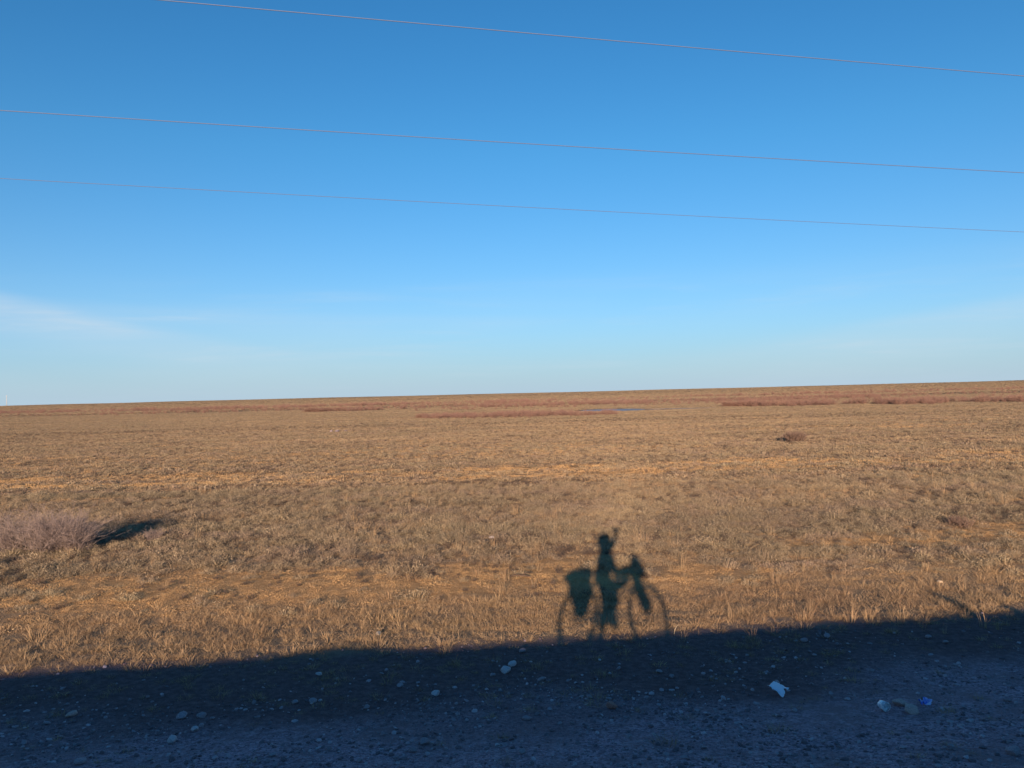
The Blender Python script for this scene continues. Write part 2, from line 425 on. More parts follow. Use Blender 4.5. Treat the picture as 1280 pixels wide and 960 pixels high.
def leaves(n, r, h, s, rg=rng):
    """small leaf quads filling a low dome"""
    a = rg.uniform(0, 2 * np.pi, n); q_ = rg.uniform(0, 1, n) ** .5
    el = np.arccos(rg.uniform(0, 1, n))
    x = r * np.sin(el) * np.cos(a) * q_; y = r * np.sin(el) * np.sin(a) * q_; z = h * np.cos(el) * q_
    u = rg.normal(0, 1, (n, 3)); u /= np.linalg.norm(u, axis=1)[:, None]
    v = np.cross(u, rg.normal(0, 1, (n, 3))); v /= np.linalg.norm(v, axis=1)[:, None]
    c = np.stack([x, y, z], 1); ss = s * rg.uniform(.5, 1.3, n)[:, None]
    V = np.stack([c - u * ss, c + v * ss * .4, c + u * ss, c - v * ss * .4], 1).reshape(-1, 3)
    F = np.arange(n * 4).reshape(-1, 4)
    return V, F, np.repeat(rg.uniform(0, 1, n), 4)
def join(*parts):
    Vs, Fs, Ts, k = [], [], [], 0
    for V, F, T in parts:
        Vs.append(V); Fs.append(F + k); Ts.append(T); k += len(V)
    return np.concatenate(Vs), np.concatenate(Fs), np.concatenate(Ts)
def proto(name, parts, mat):
    V, F, T = join(*parts)
    return bpy.data.objects.new(name, mesh_np(name, V, F, [mat], False, {'tint': T}))

sage = [proto('wormwood_%d' % k, [blades(110, .10 + .02 * k, .07, .17 + .015 * k, .008, 0.95, .3),
                                  leaves(190, .17 + .015 * k, .13 + .012 * k, .014)], m_sage) for k in range(6)]
grass = [proto('tuft_%d' % k, [blades(70, .08 + .012 * k, .04, .12 + .02 * k, .0055, 0.75, .2, .6)], m_grass) for k in range(5)]
# coarser plants for the far field: fewer, broader blades of the same outline
sage_far = [proto('far_wormwood_%d' % k, [blades(36, .20, .10, .20, .022, 0.9, .3), leaves(50, .22, .15, .035)], m_sage) for k in range(4)]
grass_far = [proto('far_tuft_%d' % k, [blades(30, .20, .06, .16, .016, 0.8, .2, .5)], m_grass) for k in range(4)]

stub = [proto('stubble_%d' % k, [blades(60, .17, .02, .06, .009, 1.1, .1), leaves(50, .18, .035, .012)], m_stub) for k in range(3)]
stub_far = [proto('far_stubble_%d' % k, [blades(26, .32, .04, .09, .026, 1.0, .1), leaves(26, .32, .06, .03)], m_stub) for k in range(3)]
darkp = [proto('dark_plant_%d' % k, [blades(60, .06, .05, .13, .007, 0.9, .2), leaves(170, .11 + .01 * k, .12, .013)], m_dark) for k in range(4)]
dark_far = [proto('far_dark_plant_%d' % k, [leaves(45, .17, .14, .032)], m_dark) for k in range(3)]
tallg = [proto('stalks_%d' % k, [blades(14 + 4 * k, .05, .14, .30 + .03 * k, .0045, .38, 0, .7)], m_grass) for k in range(4)]
crumb = [proto('crumb_%d' % k, [leaves(230, .20, .030, .008), blades(14, .18, .02, .05, .007, 1.0, .1)], m_crumb) for k in range(3)]
crumb_far = [proto('far_crumb_%d' % k, [leaves(130, .42, .05, .020)], m_crumb) for k in range(3)]
def scatter(n, y0, y1, half=0.95, pad=4.0, power=1.0):
    """random spots in the wedge of plain seen from the road, y0..y1 metres out"""
    t = rng.uniform(0, 1, n)
    y = np.sqrt(y0 * y0 + t * (y1 * y1 - y0 * y0)) if power == 1 else y0 * (y1 / y0) ** t
    x = rng.uniform(-1, 1, n) * (y * half + pad)
    return x, y
def place(x, y, keep, s0, s1, protos, name, label, cat, squash=0.25):
    x, y = x[keep], y[keep]; n = len(x)
    z = height(x, y) - 0.01
    s = rng.uniform(s0, s1, n) * np.exp(rng.normal(0, .18, n))
    sc = np.stack([s * rng.uniform(.85, 1.2, n), s * rng.uniform(.85, 1.2, n), s * rng.uniform(1 - squash, 1 + squash, n)], 1)
    return instancer(name, np.stack([x, y, z], 1), rng.uniform(0, 6.28, n), rng.normal(0, .10, (n, 2)), sc,
                     rng.integers(0, len(protos), n), protos, label, cat)
print('veg')
U = lambda n: rng.uniform(0, 1, n)
def sage_p(x, y):
    d = d_of(x, y)
    clump = sstep(0.36, 0.62, fbm(x * 0.9, y * 0.9, 61, 3))
    big = 0.55 + 0.45 * sstep(0.35, 0.6, fbm(x * 0.12, y * 0.3, 67, 4))
    return (1 - 0.92 * soil(x, y)) * (0.30 + 0.70 * clump) * big * sstep(15.0, 17.5, d + 1.5 * (fbm(x * .4, y * .4, 71, 3) - .5))
def grass_p(x, y):
    d = d_of(x, y)
    near = sstep(12.0, 13.4, d) * (1 - sstep(14.8, 16.4, d)) * .85
    rest = 0.30 * sstep(0.40, 0.62, fbm(x * 0.25, y * 0.5, 73, 4)) * sstep(16, 18, d)
    return np.clip(near + rest, 0, 1) * (1 - 0.85 * soil(x, y)) * (0.35 + 0.65 * sstep(.3, .6, fbm(x * 1.3, y * 1.3, 79, 3)))
x, y = scatter(44000, 12.2, 36, .85); place(x, y, U(len(x)) < (1 - .9 * soil(x, y)) * sstep(12.2, 13.6, d_of(x, y)), .7, 1.2, stub, 'stubble', 'short brown stubble between the cushions of the near plain', 'ground cover')
x, y = scatter(80000, 34, 100, .85); place(x, y, U(len(x)) < (1 - .9 * soil(x, y)), .7, 1.3, stub_far, 'stubble', 'short brown stubble between the scrub farther out', 'ground cover')
def dark_p(x, y): return (1 - .7 * soil(x, y)) * (.25 + .75 * sstep(.42, .6, fbm(x * .2, y * .35, 131, 4))) * sstep(14.5, 17, d_of(x, y))
x, y = scatter(19000, 14, 36, .85); place(x, y, U(len(x)) < dark_p(x, y), .45, 1.0, darkp, 'shade_plants', 'small dark plants standing in for shade specks between the pale cushions', 'ground cover')
x, y = scatter(44000, 34, 110, .85); place(x, y, U(len(x)) < dark_p(x, y), .5, 1.1, dark_far, 'shade_plants', 'small dark plants standing in for shade specks over the middle of the plain', 'ground cover')
x, y = scatter(26000, 13, 36, .85); place(x, y, U(len(x)) < soil(x, y) * 1.2, .7, 1.2, crumb, 'soil_crumbs', 'loose tan soil crumbs on the bare strip near the embankment', 'soil')
x, y = scatter(60000, 33, 100, .85); place(x, y, U(len(x)) < soil(x, y) * 1.2, .7, 1.2, crumb_far, 'soil_crumbs', 'loose tan soil along the worn track across the plain', 'soil')
x, y = scatter(32000, 14, 34, .85); place(x, y, U(len(x)) < sage_p(x, y), .55, 1.15, sage, 'wormwood', 'low grey brown wormwood cushions scattered over the near plain', 'ground cover')
x, y = scatter(16000, 11, 34, .85); x2, y2 = scatter(24000, 11, 19, .85); x = np.r_[x, x2]; y = np.r_[y, y2]
place(x, y, U(len(x)) < grass_p(x, y), .55, 1.05, grass, 'dry_grass', 'dry straw grass tufts along the foot of the embankment', 'grass')
x, y = scatter(5200, 12.3, 38, .85); place(x, y, U(len(x)) < .25 + .75 * sstep(.45, .65, fbm(x * .3, y * .3, 161, 3)), .5, 1.1, tallg, 'dry_stalks', 'thin taller stalks standing up from the near grass', 'grass')
x, y = scatter(60000, 33, 95, .85); place(x, y, U(len(x)) < sage_p(x, y) * 1.1 + .03, .6, 1.1, sage_far, 'steppe_scrub', 'low brown scrub covering the middle of the plain', 'ground cover')
x, y = scatter(26000, 33, 110, .85); place(x, y, U(len(x)) < grass_p(x, y) * 1.6 + .05, .6, 1.0, grass_far, 'steppe_grass', 'pale dry grass between the scrub in the middle of the plain', 'grass')

# pond and thickets of red willow
def in_pond(x, y, g=1.0):
    n = 0.5 * (fbm(x * .12, y * .3, 83, 3) - .5)
    a = ((x - 21.3) / (7.0 * g)) ** 2 + ((y - 165) / (10.0 * g)) ** 2
    b_ = ((x - 34) / (9.0 * g)) ** 2 + ((y - 163.5) / (1.6 * g)) ** 2
    return np.minimum(a, b_) + n < 1
x, y = scatter(150000, 93, 2600, .85, power=2); k = (~in_pond(x, y, 1.25)) & (U(len(x)) < .45 + .5 * fbm(x * .02, y * .07, 89, 4))
sc = (y[k] / 93) ** 0.75
xx, yy = x[k], y[k]; n = len(xx); s = np.minimum(sc, 3.6) * rng.uniform(.6, 1.15, n)
mixp = sage_far + grass_far + stub_far
pick = np.where(fbm(xx * .012, yy * .06, 97, 4) + rng.normal(0, .10, n) > .56, rng.integers(4, 8, n), np.where(rng.uniform(0, 1, n) < .5, rng.integers(8, 11, n), rng.integers(0, 4, n)))
o = instancer('distant_steppe', np.stack([xx, yy, height(xx, yy) - .02], 1), rng.uniform(0, 6.28, n), rng.normal(0, .08, (n, 2)),
          np.stack([s, s, np.minimum(s, 1.5) * .9], 1), pick, mixp,
          'brown grass and scrub of the far plain reaching to the horizon', 'grassland')

m_water, nt, b = new_mat('pond_water')
b.inputs['Base Color'].default_value = (0.30, 0.27, 0.26, 1); b.inputs['Roughness'].default_value = 0.5
b.inputs['Specular IOR Level'].default_value = 0.6
gx, gy = np.meshgrid(np.linspace(8, 60, 105), np.linspace(150, 178, 85), indexing='ij')
ins = in_pond(gx, gy)
zp = float(np.percentile(height(gx[ins], gy[ins]), 60)) + 0.08
idg = np.arange(gx.size).reshape(gx.shape)
cell = ins[:-1, :-1] & ins[1:, :-1] & ins[:-1, 1:] & ins[1:, 1:]
F = np.stack([idg[:-1, :-1][cell], idg[1:, :-1][cell], idg[1:, 1:][cell], idg[:-1, 1:][cell]], 1)
pond = link(bpy.data.objects.new('water', mesh_np('water', np.stack([gx.ravel(), gy.ravel(), np.full(gx.size, zp)], 1), F, [m_water], True)))
pond['kind'] = 'structure'

def twigs(n, r, h, wd, rg=rng, spread=0.9):
    """bushy crown: stems fan out, each carries side twigs"""
    parts = []
    ns = max(6, n // 14)
    segs = []
    for _ in range(ns):
        a = rg.uniform(0, 6.283); le = abs(rg.normal(0, .5)) * spread
        L_ = h * rg.uniform(.6, 1.05) / max(.6, math.cos(min(le, 1.0)))
        p = np.array([rg.normal(0, r * .22), rg.normal(0, r * .22), -0.03]); dr = np.array([math.cos(a) * math.sin(le), math.sin(a) * math.sin(le), math.cos(le)])
        prev = p
        for s_ in range(4):
            nx = prev + dr * L_ / 4 + rg.normal(0, .02 * h, 3)
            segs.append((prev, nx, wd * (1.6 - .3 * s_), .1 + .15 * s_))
            for _k in range(max(1, n // ns // 3)):
                d2 = dr + rg.normal(0, .8, 3); d2[2] = abs(d2[2]) * .8 + .1; d2 /= np.linalg.norm(d2)
                q0 = prev + (nx - prev) * rg.uniform(0, 1)
                if s_ == 0 and rg.uniform() < .5: continue
                q1 = q0 + d2 * h * rg.uniform(.12, .34)
                segs.append((q0, q1, wd * .7, rg.uniform(.3, 1)))
            dr = dr + rg.normal(0, .22, 3) + np.array([math.cos(a), math.sin(a), .2]) * .08; dr /= np.linalg.norm(dr); prev = nx
    A = np.array([s[0] for s in segs]); B = np.array([s[1] for s in segs]); W = np.array([s[2] for s in segs])[:, None]; T = np.array([s[3] for s in segs])
    A[:, 2] = np.maximum(A[:, 2], -.03); B[:, 2] = np.maximum(B[:, 2], .01)
    D = B - A; u = np.cross(D, rg.normal(0, 1, D.shape)); u /= np.linalg.norm(u, axis=1)[:, None]
    v = np.cross(D, u); v /= np.linalg.norm(v, axis=1)[:, None]
    n3 = len(A)
    ring = [A + u * W * .5, A + (-.5 * u + .87 * v) * W * .5, A + (-.5 * u - .87 * v) * W * .5,
            B + u * W * .2, B + (-.5 * u + .87 * v) * W * .2, B + (-.5 * u - .87 * v) * W * .2]
    V = np.stack(ring, 1).reshape(-1, 3); k = np.arange(n3)[:, None] * 6
    F = np.concatenate([k + np.array([[0, 1, 4, 3]]), k + np.array([[1, 2, 5, 4]]), k + np.array([[2, 0, 3, 5]])])
    return V, F, np.repeat(T, 6)
willow = [proto('willow_%d' % k, [twigs(260, .7, 1.0 + .12 * k, .022)], m_redsh) for k in range(5)]
def thicket(name, label, n, fx, s0=.7, s1=1.2):
    x, y = fx(n)
    k = ~in_pond(x, y, 1.05); x, y = x[k], y[k]; n = len(x)
    s = rng.uniform(s0, s1, n)
    return instancer(name, np.stack([x, y, height(x, y) - .04], 1), rng.uniform(0, 6.28, n), np.zeros((n, 2)),
                     np.stack([s * 1.15, s * 1.15, s], 1), rng.integers(0, 5, n), willow, label, 'shrubs')
def band(x0, x1, yc, yw, seed, thr=.42):
    def f(n):
        x = rng.uniform(x0, x1, n * 3); c = yc(x); y = c + np.clip(rng.normal(0, .6, n * 3), -1.6, 1.6) * yw * sstep(0, .12, (x - x0) / (x1 - x0)) * (1 - .6 * sstep(.85, 1, (x - x0) / (x1 - x0)))
        k = fbm(x * 12 / (x1 - x0) , y * .08, seed, 4) > thr
        return x[k][:n], y[k][:n]
    return f
xa, ya = scatter(170000, 92, 260, .85); k = ~in_pond(xa, ya, 1.2); xa, ya = xa[k], ya[k]; n = len(xa); s = rng.uniform(.8, 1.7, n) * (ya / 120) ** .5
pk = rng.integers(0, 10, n) + 0
instancer('far_scrub', np.stack([xa, ya, height(xa, ya) - .02], 1), rng.uniform(0, 6.28, n), rng.normal(0, .08, (n, 2)), np.stack([s, s, np.minimum(s, 1.3) * .8], 1),
          np.where(pk > 7, rng.integers(0, 4, n), np.where(pk > 5, rng.integers(4, 8, n), rng.integers(8, 11, n))), sage_far + grass_far + stub_far,
          'even cover of brown scrub beyond the track up to the pond', 'grassland')
xa, ya = scatter(150000, 300, 2800, .85, power=2); n = len(xa); s = rng.uniform(2.2, 6, n)
instancer('far_plain', np.stack([xa, ya, height(xa, ya) - .03], 1), rng.uniform(0, 6.28, n), rng.normal(0, .05, (n, 2)), np.stack([s, s, s * .65], 1),
          np.where(rng.uniform(0, 1, n) < .35, rng.integers(4, 8, n), rng.integers(8, 11, n)), sage_far + grass_far + stub_far,
          'pale brown plain rising to the horizon beyond the thickets', 'grassland')
print('thickets')
thicket('willow_thicket', 'low red willow thicket in front of the small pond', 520, band(-17, 17.5, lambda x: 136 - .1 * x, 7, 101, .40), .42, .75)
thicket('willow_thicket', 'broad red brown willow thicket right of the pond', 1000, band(47, 150, lambda x: 172 - .50 * (x - 47) * (x < 90) - .5 * 43 * (x >= 90) + .1 * (x - 90) * (x >= 90), 9, 103, .49), .5, 1.15)
thicket('willow_thicket', 'long thin red thicket beyond the pond', 620, band(-60, 130, lambda x: 232 + .15 * x, 16, 107, .52), .6, 1.1)
thicket('willow_thicket', 'long red thicket streaks low on the left horizon', 900, band(-330, 40, lambda x: 330 - .12 * x, 40, 109, .54), .8, 1.5)
def loose(n):
    x = rng.uniform(-420, 480, n * 4); y = 170 + 260 * rng.uniform(0, 1, n * 4) ** 1.2 - .06 * x
    k = (fbm(x * .012, y * .05, 137, 4) > .53) & (np.abs(x) < y * .9)
    return x[k][:n], y[k][:n]
thicket('willow_thicket', 'loose scattering of low red shrubs over the far plain', 2600, loose, .35, .95)
thicket('willow_thicket', 'faint red thicket far back on the right plain', 500, band(60, 420, lambda x: 350 + .1 * x, 30, 113, .56), .8, 1.4)

# ------------------------------------------------------------------ separate bushes
def bush(loc, n, r, h, wd, mat, label, group=None, sx=1.0, lumps=1):
    root = empty('bush', (loc[0], loc[1], float(height(loc[0], loc[1]))))
    tag(root, label, 'bush', group)
    rg = np.random.default_rng(int(abs(loc[0]) * 100 + loc[1]))
    parts = []
    for k in range(lumps):
        V, F, T = twigs(n, r, h * rg.uniform(.75, 1.05), wd, rg)
        V = V + np.array([rg.uniform(-1, 1) * sx if lumps > 1 else 0, rg.uniform(-.35, .35) if lumps > 1 else 0, 0]); parts.append((V, F, T))
    V, F, T = join(*parts)
    link(bpy.data.objects.new('twigs', mesh_np('twigs', V, F, [mat], False, {'tint': T})), root)
    bm = bmesh.new()
    for k in range(5 * lumps):
        a = rg.uniform(0, 6.28); x0 = rg.uniform(-1, 1) * sx * .8 if lumps > 1 else 0
        tube(bm, [(x0, 0, -.05), (x0 + .1 * math.cos(a) * r, .1 * math.sin(a) * r, h * .2), (x0 + .35 * math.cos(a) * r, .35 * math.sin(a) * r, h * .5)], [wd * 2.2, wd * 1.6, wd * .8], 6)
    bm_obj('stem', bm, m_stem, root)
    return root
bush((-12.55, 20.9), 1500, .6, 1.15, .0075, m_pink, 'large pinkish leafless bush at the left edge with a long dark shadow', sx=1.3, lumps=7)
bush((-13.2, 18.4), 700, .4, .45, .008, m_brown, 'low dark brown bush at the left edge in front of the large pink one', sx=.35, lumps=2)
bush((-10.4, 22.3), 500, .3, .42, .007, m_pink, 'small pinkish bush standing in the shadow of the large one')
bush((19.9, 55.3), 1000, .7, .75, .02, m_brown, 'lone grey brown bush far out on the right plain', sx=.9, lumps=3)
bush((12.3, 21.8), 600, .35, .40, .008, m_brown, 'small dark bush low on the right of the plain', sx=.2, lumps=2)

#@@TAIL@@
# ------------------------------------------------------------------ gravel and stones on the shaded slope
m_rock, nt, b = new_mat('grey_stone')
oi = nt.nodes.new('ShaderNodeObjectInfo'); tcn = nt.nodes.new('ShaderNodeTexCoord')
c = mix_col(nt, maprange(nt, noise(nt, tcn.outputs['Object'], 9, 5, .6), .35, .65), (0.24, 0.19, 0.205), (0.40, 0.33, 0.355))
c = mix_col(nt, maprange(nt, oi.outputs['Random'], 0, 1, 0, .7), c, (0.20, 0.15, 0.155))
nt.links.new(c, b.inputs['Base Color'])
m_gravel, nt, b = new_mat('gravel_stone')
oi = nt.nodes.new('ShaderNodeObjectInfo')
c = mix_col(nt, math_node(nt, 'POWER', oi.outputs['Random'], 2.6), (0.14, 0.10, 0.11), (0.46, 0.37, 0.395))
nt.links.new(c, b.inputs['Base Color'])
m_redstone = simple('red_brown_stone', (0.33, 0.15, 0.12), .9, var=.3, scale=12)
m_brownstone = simple('brown_stone', (0.42, 0.30, 0.27), .9, var=.3, scale=12)
m_palestone = simple('pale_stone', (0.45, 0.39, 0.40), .85, var=.2, scale=12)
m_tanstone = simple('tan_stone', (0.62, 0.46, 0.30), .85, var=.2, scale=12)

def stone_mesh(name, seed, mat, sub=3, flat=.62, amp=.22):
    bm = bmesh.new(); bmesh.ops.create_icosphere(bm, subdivisions=sub, radius=.5)
    rs = np.random.default_rng(seed); cuts = rs.normal(0, 1, (7, 3)); cuts /= np.linalg.norm(cuts, axis=1)[:, None]
    off = rs.uniform(.30, .44, 7); st = rs.uniform(.75, 1.25, 2)
    for v in bm.verts:
        p = np.array(v.co)
        for cn, o in zip(cuts, off):
            e = p @ cn - o
            if e > 0: p = p - cn * e * .9
        f = 1 + amp * .35 * math.sin(p[0] * 9 + seed) * math.cos(p[1] * 8 - seed) + rs.normal(0, .012)
        v.co = Vector((p[0] * f * st[0], p[1] * f * st[1], p[2] * f * flat * 1.1))
    me = bpy.data.meshes.new(name); bm.to_mesh(me); bm.free(); me.materials.append(mat)
    for p_ in me.polygons: p_.use_smooth = False
    return me
gp = [bpy.data.objects.new('pebble_%d' % k, stone_mesh('pebble_%d' % k, 30 + k, m_gravel, 1, .6)) for k in range(6)]
n = 60000
x = rng.uniform(-14, 14, n); d = 1.0 + 11.6 * rng.uniform(0, 1, n) ** .8; y = (d + x * SA) / CA
k = U(n) < sstep(.25, .7, fbm(x * .9, y * .9, 121, 4)) * (1 - .90 * sstep(9.2, 12.2, d)) + .12 * (1 - sstep(10, 12.3, d))
x, y = x[k], y[k]; n = len(x)
s = np.exp(rng.normal(-3.7, .62, n)); s = np.minimum(s, .07)
instancer('gravel', np.stack([x, y, height(x, y) + s * .12], 1), rng.uniform(0, 6.28, n), rng.normal(0, .25, (n, 2)),
          np.stack([s * rng.uniform(.8, 1.5, n), s, s * rng.uniform(.6, 1.1, n)], 1), rng.integers(0, 6, n), gp,
          'grey gravel spread over the shaded embankment slope', 'gravel')
# thin weeds between the stones of the slope
x = rng.uniform(-14, 14, 2600); d = rng.uniform(6.5, 12.9, 2600); y = (d + x * SA) / CA
k = U(2600) < .10 + .8 * sstep(9.2, 12, d + 2.4 * (fbm(x * .6, y * .6, 59, 4) - .5))
place(x, y, k, .35, .8, grass, 'slope_grass', 'sparse dry weeds at the shaded foot of the embankment', 'grass')

ROCKS = [(-2.89, 11.22, .114), (-3.88, 9.26, .134), (-4.0, 8.91, .163), (-4.23, 9.72, .176), (-3.99, 9.73, .128), (-3.82, 9.66, .08), (-3.85, 9.38, .101), (-5.13, 9.34, .082), (-5.03, 10.51, .089), (-2.94, 10.18, .117), (-2.71, 10.18, .128), (-2.08, 8.91, .062), (-1.94, 9.86, .101), (-3.96, 8.3, .082), (-4.69, 8.28, .149), (-5.25, 10.12, .075), (-6.42, 10.91, .082), (.06, 11.99, .144), (-.37, 10.99, .109), (.31, 10.78, .131), (1.28, 10.96, .097), (1.43, 11.16, .099), (1.2, 11.55, .063), (.9, 9.97, .122), (.08, 9.22, .145), (-.25, 8.3, .066), (.01, 8.04, .101), (-1.05, 8.47, .155), (-1.14, 8.23, .113), (-.81, 9.91, .066), (-1.98, 11.2, .075), (-1.95, 9.92, .09), (-1.64, 10.7, .107), (1.17, 8.42, .096), (4.9, 12.33, .158), (6.46, 12.23, .119), (6.57, 11.95, .118), (4.48, 12.18, .154), (1.98, 10.97, .11), (2.11, 10.75, .109), (3.24, 9.17, .097), (1.79, 8.62, .059), (4.0, 8.04, .06), (4.85, 7.74, .061), (1.57, 8.59, .049), (4.39, 11.52, .094), (3.93, 9.82, .082), (4.17, 9.68, .07), (2.56, 9.74, .078), (.46, 9.0, .081), (-3.48, 10.19, .083), (-5.89, 9.69, .099), (-5.76, 9.02, .106), (-2.65, 8.29, .098), (1.88, 7.97, .084), (2.64, 8.31, .069), (4.23, 7.64, .078), (4.87, 10.73, .09), (3.07, 10.63, .073), (.56, 7.88, .072), (-1.66, 7.99, .084)]
def rock(x, y, s, mat, label, group=None, seed=0, me=None, lift=.22):
    if me is None: me = stone_mesh('rock', 200 + seed, mat)
    o = link(bpy.data.objects.new('rock', me))
    rs = np.random.default_rng(seed + 5)
    o.location = (x, y, float(height(x, y)) + s * lift); o.rotation_euler = (rs.normal(0, .2), rs.normal(0, .2), rs.uniform(0, 6.28))
    o.scale = (s * rs.uniform(.95, 1.3), s * rs.uniform(.8, 1.0), s * rs.uniform(.7, 1.1))
    return tag(o, label, 'stone', group)
special = {
    (-3.88, 9.26): ('bright pale stone, upright one of the cluster in the left shaded gravel', m_palestone),
    (-4.0, 8.91): ('bright flat pale stone below the cluster in the left shaded gravel', m_palestone),
    (-4.23, 9.72): ('largest dull grey stone of the cluster in the left shaded gravel', m_rock),
    (-3.99, 9.73): ('long low grey stone beside the largest dull one of the left cluster', m_rock),
    (-4.69, 8.28): ('broad grey stone at the bottom edge left of centre', m_rock),
    (.06, 11.99): ('broad dim stone just inside the shade below the cyclist shadow', m_rock),
    (1.2, 11.55): ('small bright stone just under the legs of the cyclist shadow', m_palestone),
    (-1.05, 8.47): ('biggest brownish grey stone at the bottom of the frame', m_rock),
    (4.9, 12.33): ('wide low stone in the shade right of the front wheel shadow', m_rock),
    (-2.89, 11.22): ('single pale stone high in the shade on the left slope', m_palestone),
    (-.25, 8.3): ('small round pale stone alone near the bottom centre', m_palestone),
}
smalls = [stone_mesh('rock', 60 + k, m_rock) for k in range(8)]
for i, (x, y, s) in enumerate(ROCKS):
    if (x, y) in special:
        lb, mt = special[(x, y)]; rock(x, y, s * .8, mt, lb, seed=i)
    else:
        rock(x, y, s * .75, None, 'small grey stone lying in the shaded gravel slope', 'small grey stones on the shaded slope', seed=i, me=smalls[i % 8])
rock(-.2, 11.16, .15, m_palestone, 'pale pointed stone, larger of the pair in the middle of the shade', seed=301)
rock(-.1, 11.42, .12, m_palestone, 'pale stone, smaller and farther one of the pair in the middle shade', seed=302)
rock(-1.11, 10.32, .125, m_palestone, 'bright single stone in the shaded gravel left of centre', seed=303)
rock(1.13, 9.54, .145, m_redstone, 'reddish stone in the shaded gravel under the cyclist shadow', seed=304)
rock(-5.73, 9.94, .126, m_brownstone, 'brownish stone in the far left of the shaded gravel', seed=305)
rock(4.65, 7.36, .15, m_rock, 'pale grey stone in the bottom right corner', seed=306)
rock(4.52, 9.25, .15, m_brownstone, 'greyish brown stone right beside the round plastic cup', seed=307)
rock(4.50, 8.93, .17, m_brownstone, 'larger brown stone just in front of the greyish brown one by the cup', seed=308)
rock(-2.37, 13.18, .16, m_tanstone, 'sunlit tan stone in the grass right at the shadow edge', seed=309)
rock(8.65, 15.88, .10, m_tanstone, 'small bright sunlit stone in dry grass on the right', seed=310)
rock(-.66, 21.42, .12, m_palestone, 'small sunlit pale stone in the scrub left of the cyclist shadow', seed=311)
rock(-2.26, 27.07, .11, m_palestone, 'tiny white sunlit stone far out in the scrub', seed=312)
for k, (x, y, s) in enumerate([(-20.3, 89.5, .55), (-21.1, 89.9, .40), (-19.5, 90.2, .35)]):
    rock(x, y, s, m_rock, 'pale lump of the small stone heap far out on the left plain', 'small stone heap far out', seed=320 + k)

# dead branch and a stalk
m_dead = simple('dead_wood', (0.10, 0.065, 0.045), .9)
bm = bmesh.new(); tube(bm, [(-.28, 0, .05), (-.1, .02, .07), (.1, -.01, .05), (.27, -.06, .03)], [.012, .018, .022, .012], 7); tube(bm, [(.02, 0, .06), (.12, .07, .10), (.2, .1, .09)], [.014, .010, .005], 6)
o = bm_obj('fallen_branch', bm, m_dead, loc=(.10, 16.87, float(height(.10, 16.87)))); tag(o, 'short dark dead branch lying on tan soil left of the cyclist shadow', 'branch')
m_stalk = simple('straw', (0.45, 0.35, 0.23), .9)
bm = bmesh.new(); tube(bm, [(0, 0, -.02), (.02, 0, .08), (.06, .01, .14), (.11, .02, .15)], [.005, .005, .004, .003], 6)
o = bm_obj('dry_stalk', bm, m_stalk, loc=(2.55, 12.72, float(height(2.55, 12.72)))); tag(o, 'single pale bent stalk at the shade edge below the front wheel shadow', 'stalk')

# ------------------------------------------------------------------ litter
m_bag, nt, b = new_mat('white_plastic_film'); b.inputs['Base Color'].default_value = (.78, .78, .86, 1); b.inputs['Roughness'].default_value = .35; b.inputs['Specular IOR Level'].default_value = .5
def film(name, w_, h_, amp, seed, mat, outline, nseg=26, thick=.0015, up=0.0):
    bm = bmesh.new(); g = {}
    for i in range(nseg + 1):
        for j in range(nseg + 1):
            u_, v_ = i / nseg * 2 - 1, j / nseg * 2 - 1
            if outline(u_, v_):
                xx, yy = u_ * w_ / 2, v_ * h_ / 2
                zz = amp * float(fbm(np.array(u_ * 2.3 + seed), np.array(v_ * 2.3), seed, 4)) + up * (v_ + 1) * .5 + amp * .5 * math.sin(u_ * 5 + v_ * 3)
                g[i, j] = bm.verts.new((xx + .1 * amp * math.sin(v_ * 9), yy, zz))
    for i in range(nseg):
        for j in range(nseg):
            q4 = [(i, j), (i + 1, j), (i + 1, j + 1), (i, j + 1)]
            if all(t in g for t in q4): bm.faces.new([g[t] for t in q4])
    o = bm_obj(name, bm, mat)
    md = o.modifiers.new('thick', 'SOLIDIFY'); md.thickness = thick
    return o
def bag_out(u_, v_):
    a = math.atan2(v_, u_); r_ = math.hypot(u_, v_)
    return r_ < .82 + .13 * math.sin(a * 3 + .6) + .10 * math.sin(a * 5 + 2) + .05 * math.sin(a * 11)
o = film('plastic_bag', .27, .24, .05, 5, m_bag, bag_out, up=.10); o.location = (3.29, 9.87, float(height(3.29, 9.87)) + .015); tag(o, 'torn white plastic bag lying flat on the shaded gravel', 'plastic bag')
m_blue, nt, b = new_mat('blue_foil')
tcn = nt.nodes.new('ShaderNodeTexCoord')
nt.links.new(mix_col(nt, maprange(nt, noise(nt, tcn.outputs['Object'], 14, 3), .45, .58), (.05, .10, .62), (.50, .58, .85)), b.inputs['Base Color']); b.inputs['Roughness'].default_value = .3; b.inputs['Specular IOR Level'].default_value = .5
o = film('wrapper', .19, .12, .05, 9, m_blue, lambda u_, v_: abs(v_) < .55 + .25 * math.sin(u_ * 4) and abs(u_) < .95 - .2 * v_, up=.05); o.location = (4.82, 9.24, float(height(4.82, 9.24)) + .0); o.rotation_euler = (0, 0, .35); tag(o, 'crumpled blue wrapper on the gravel right of the plastic cup', 'wrapper')
m_cup, nt, b = new_mat('cloudy_plastic'); tcn = nt.nodes.new('ShaderNodeTexCoord')
nt.links.new(mix_col(nt, maprange(nt, noise(nt, tcn.outputs['Object'], 22, 4), .4, .62), (.40, .45, .52), (.85, .87, .9)), b.inputs['Base Color']); b.inputs['Roughness'].default_value = .25; b.inputs['Specular IOR Level'].default_value = .5
cup = empty('plastic_cup', (4.26, 9.04, float(height(4.26, 9.04)) + .055), R(12)); tag(cup, 'round pale crushed plastic cup lying on its side by two brown stones', 'cup')
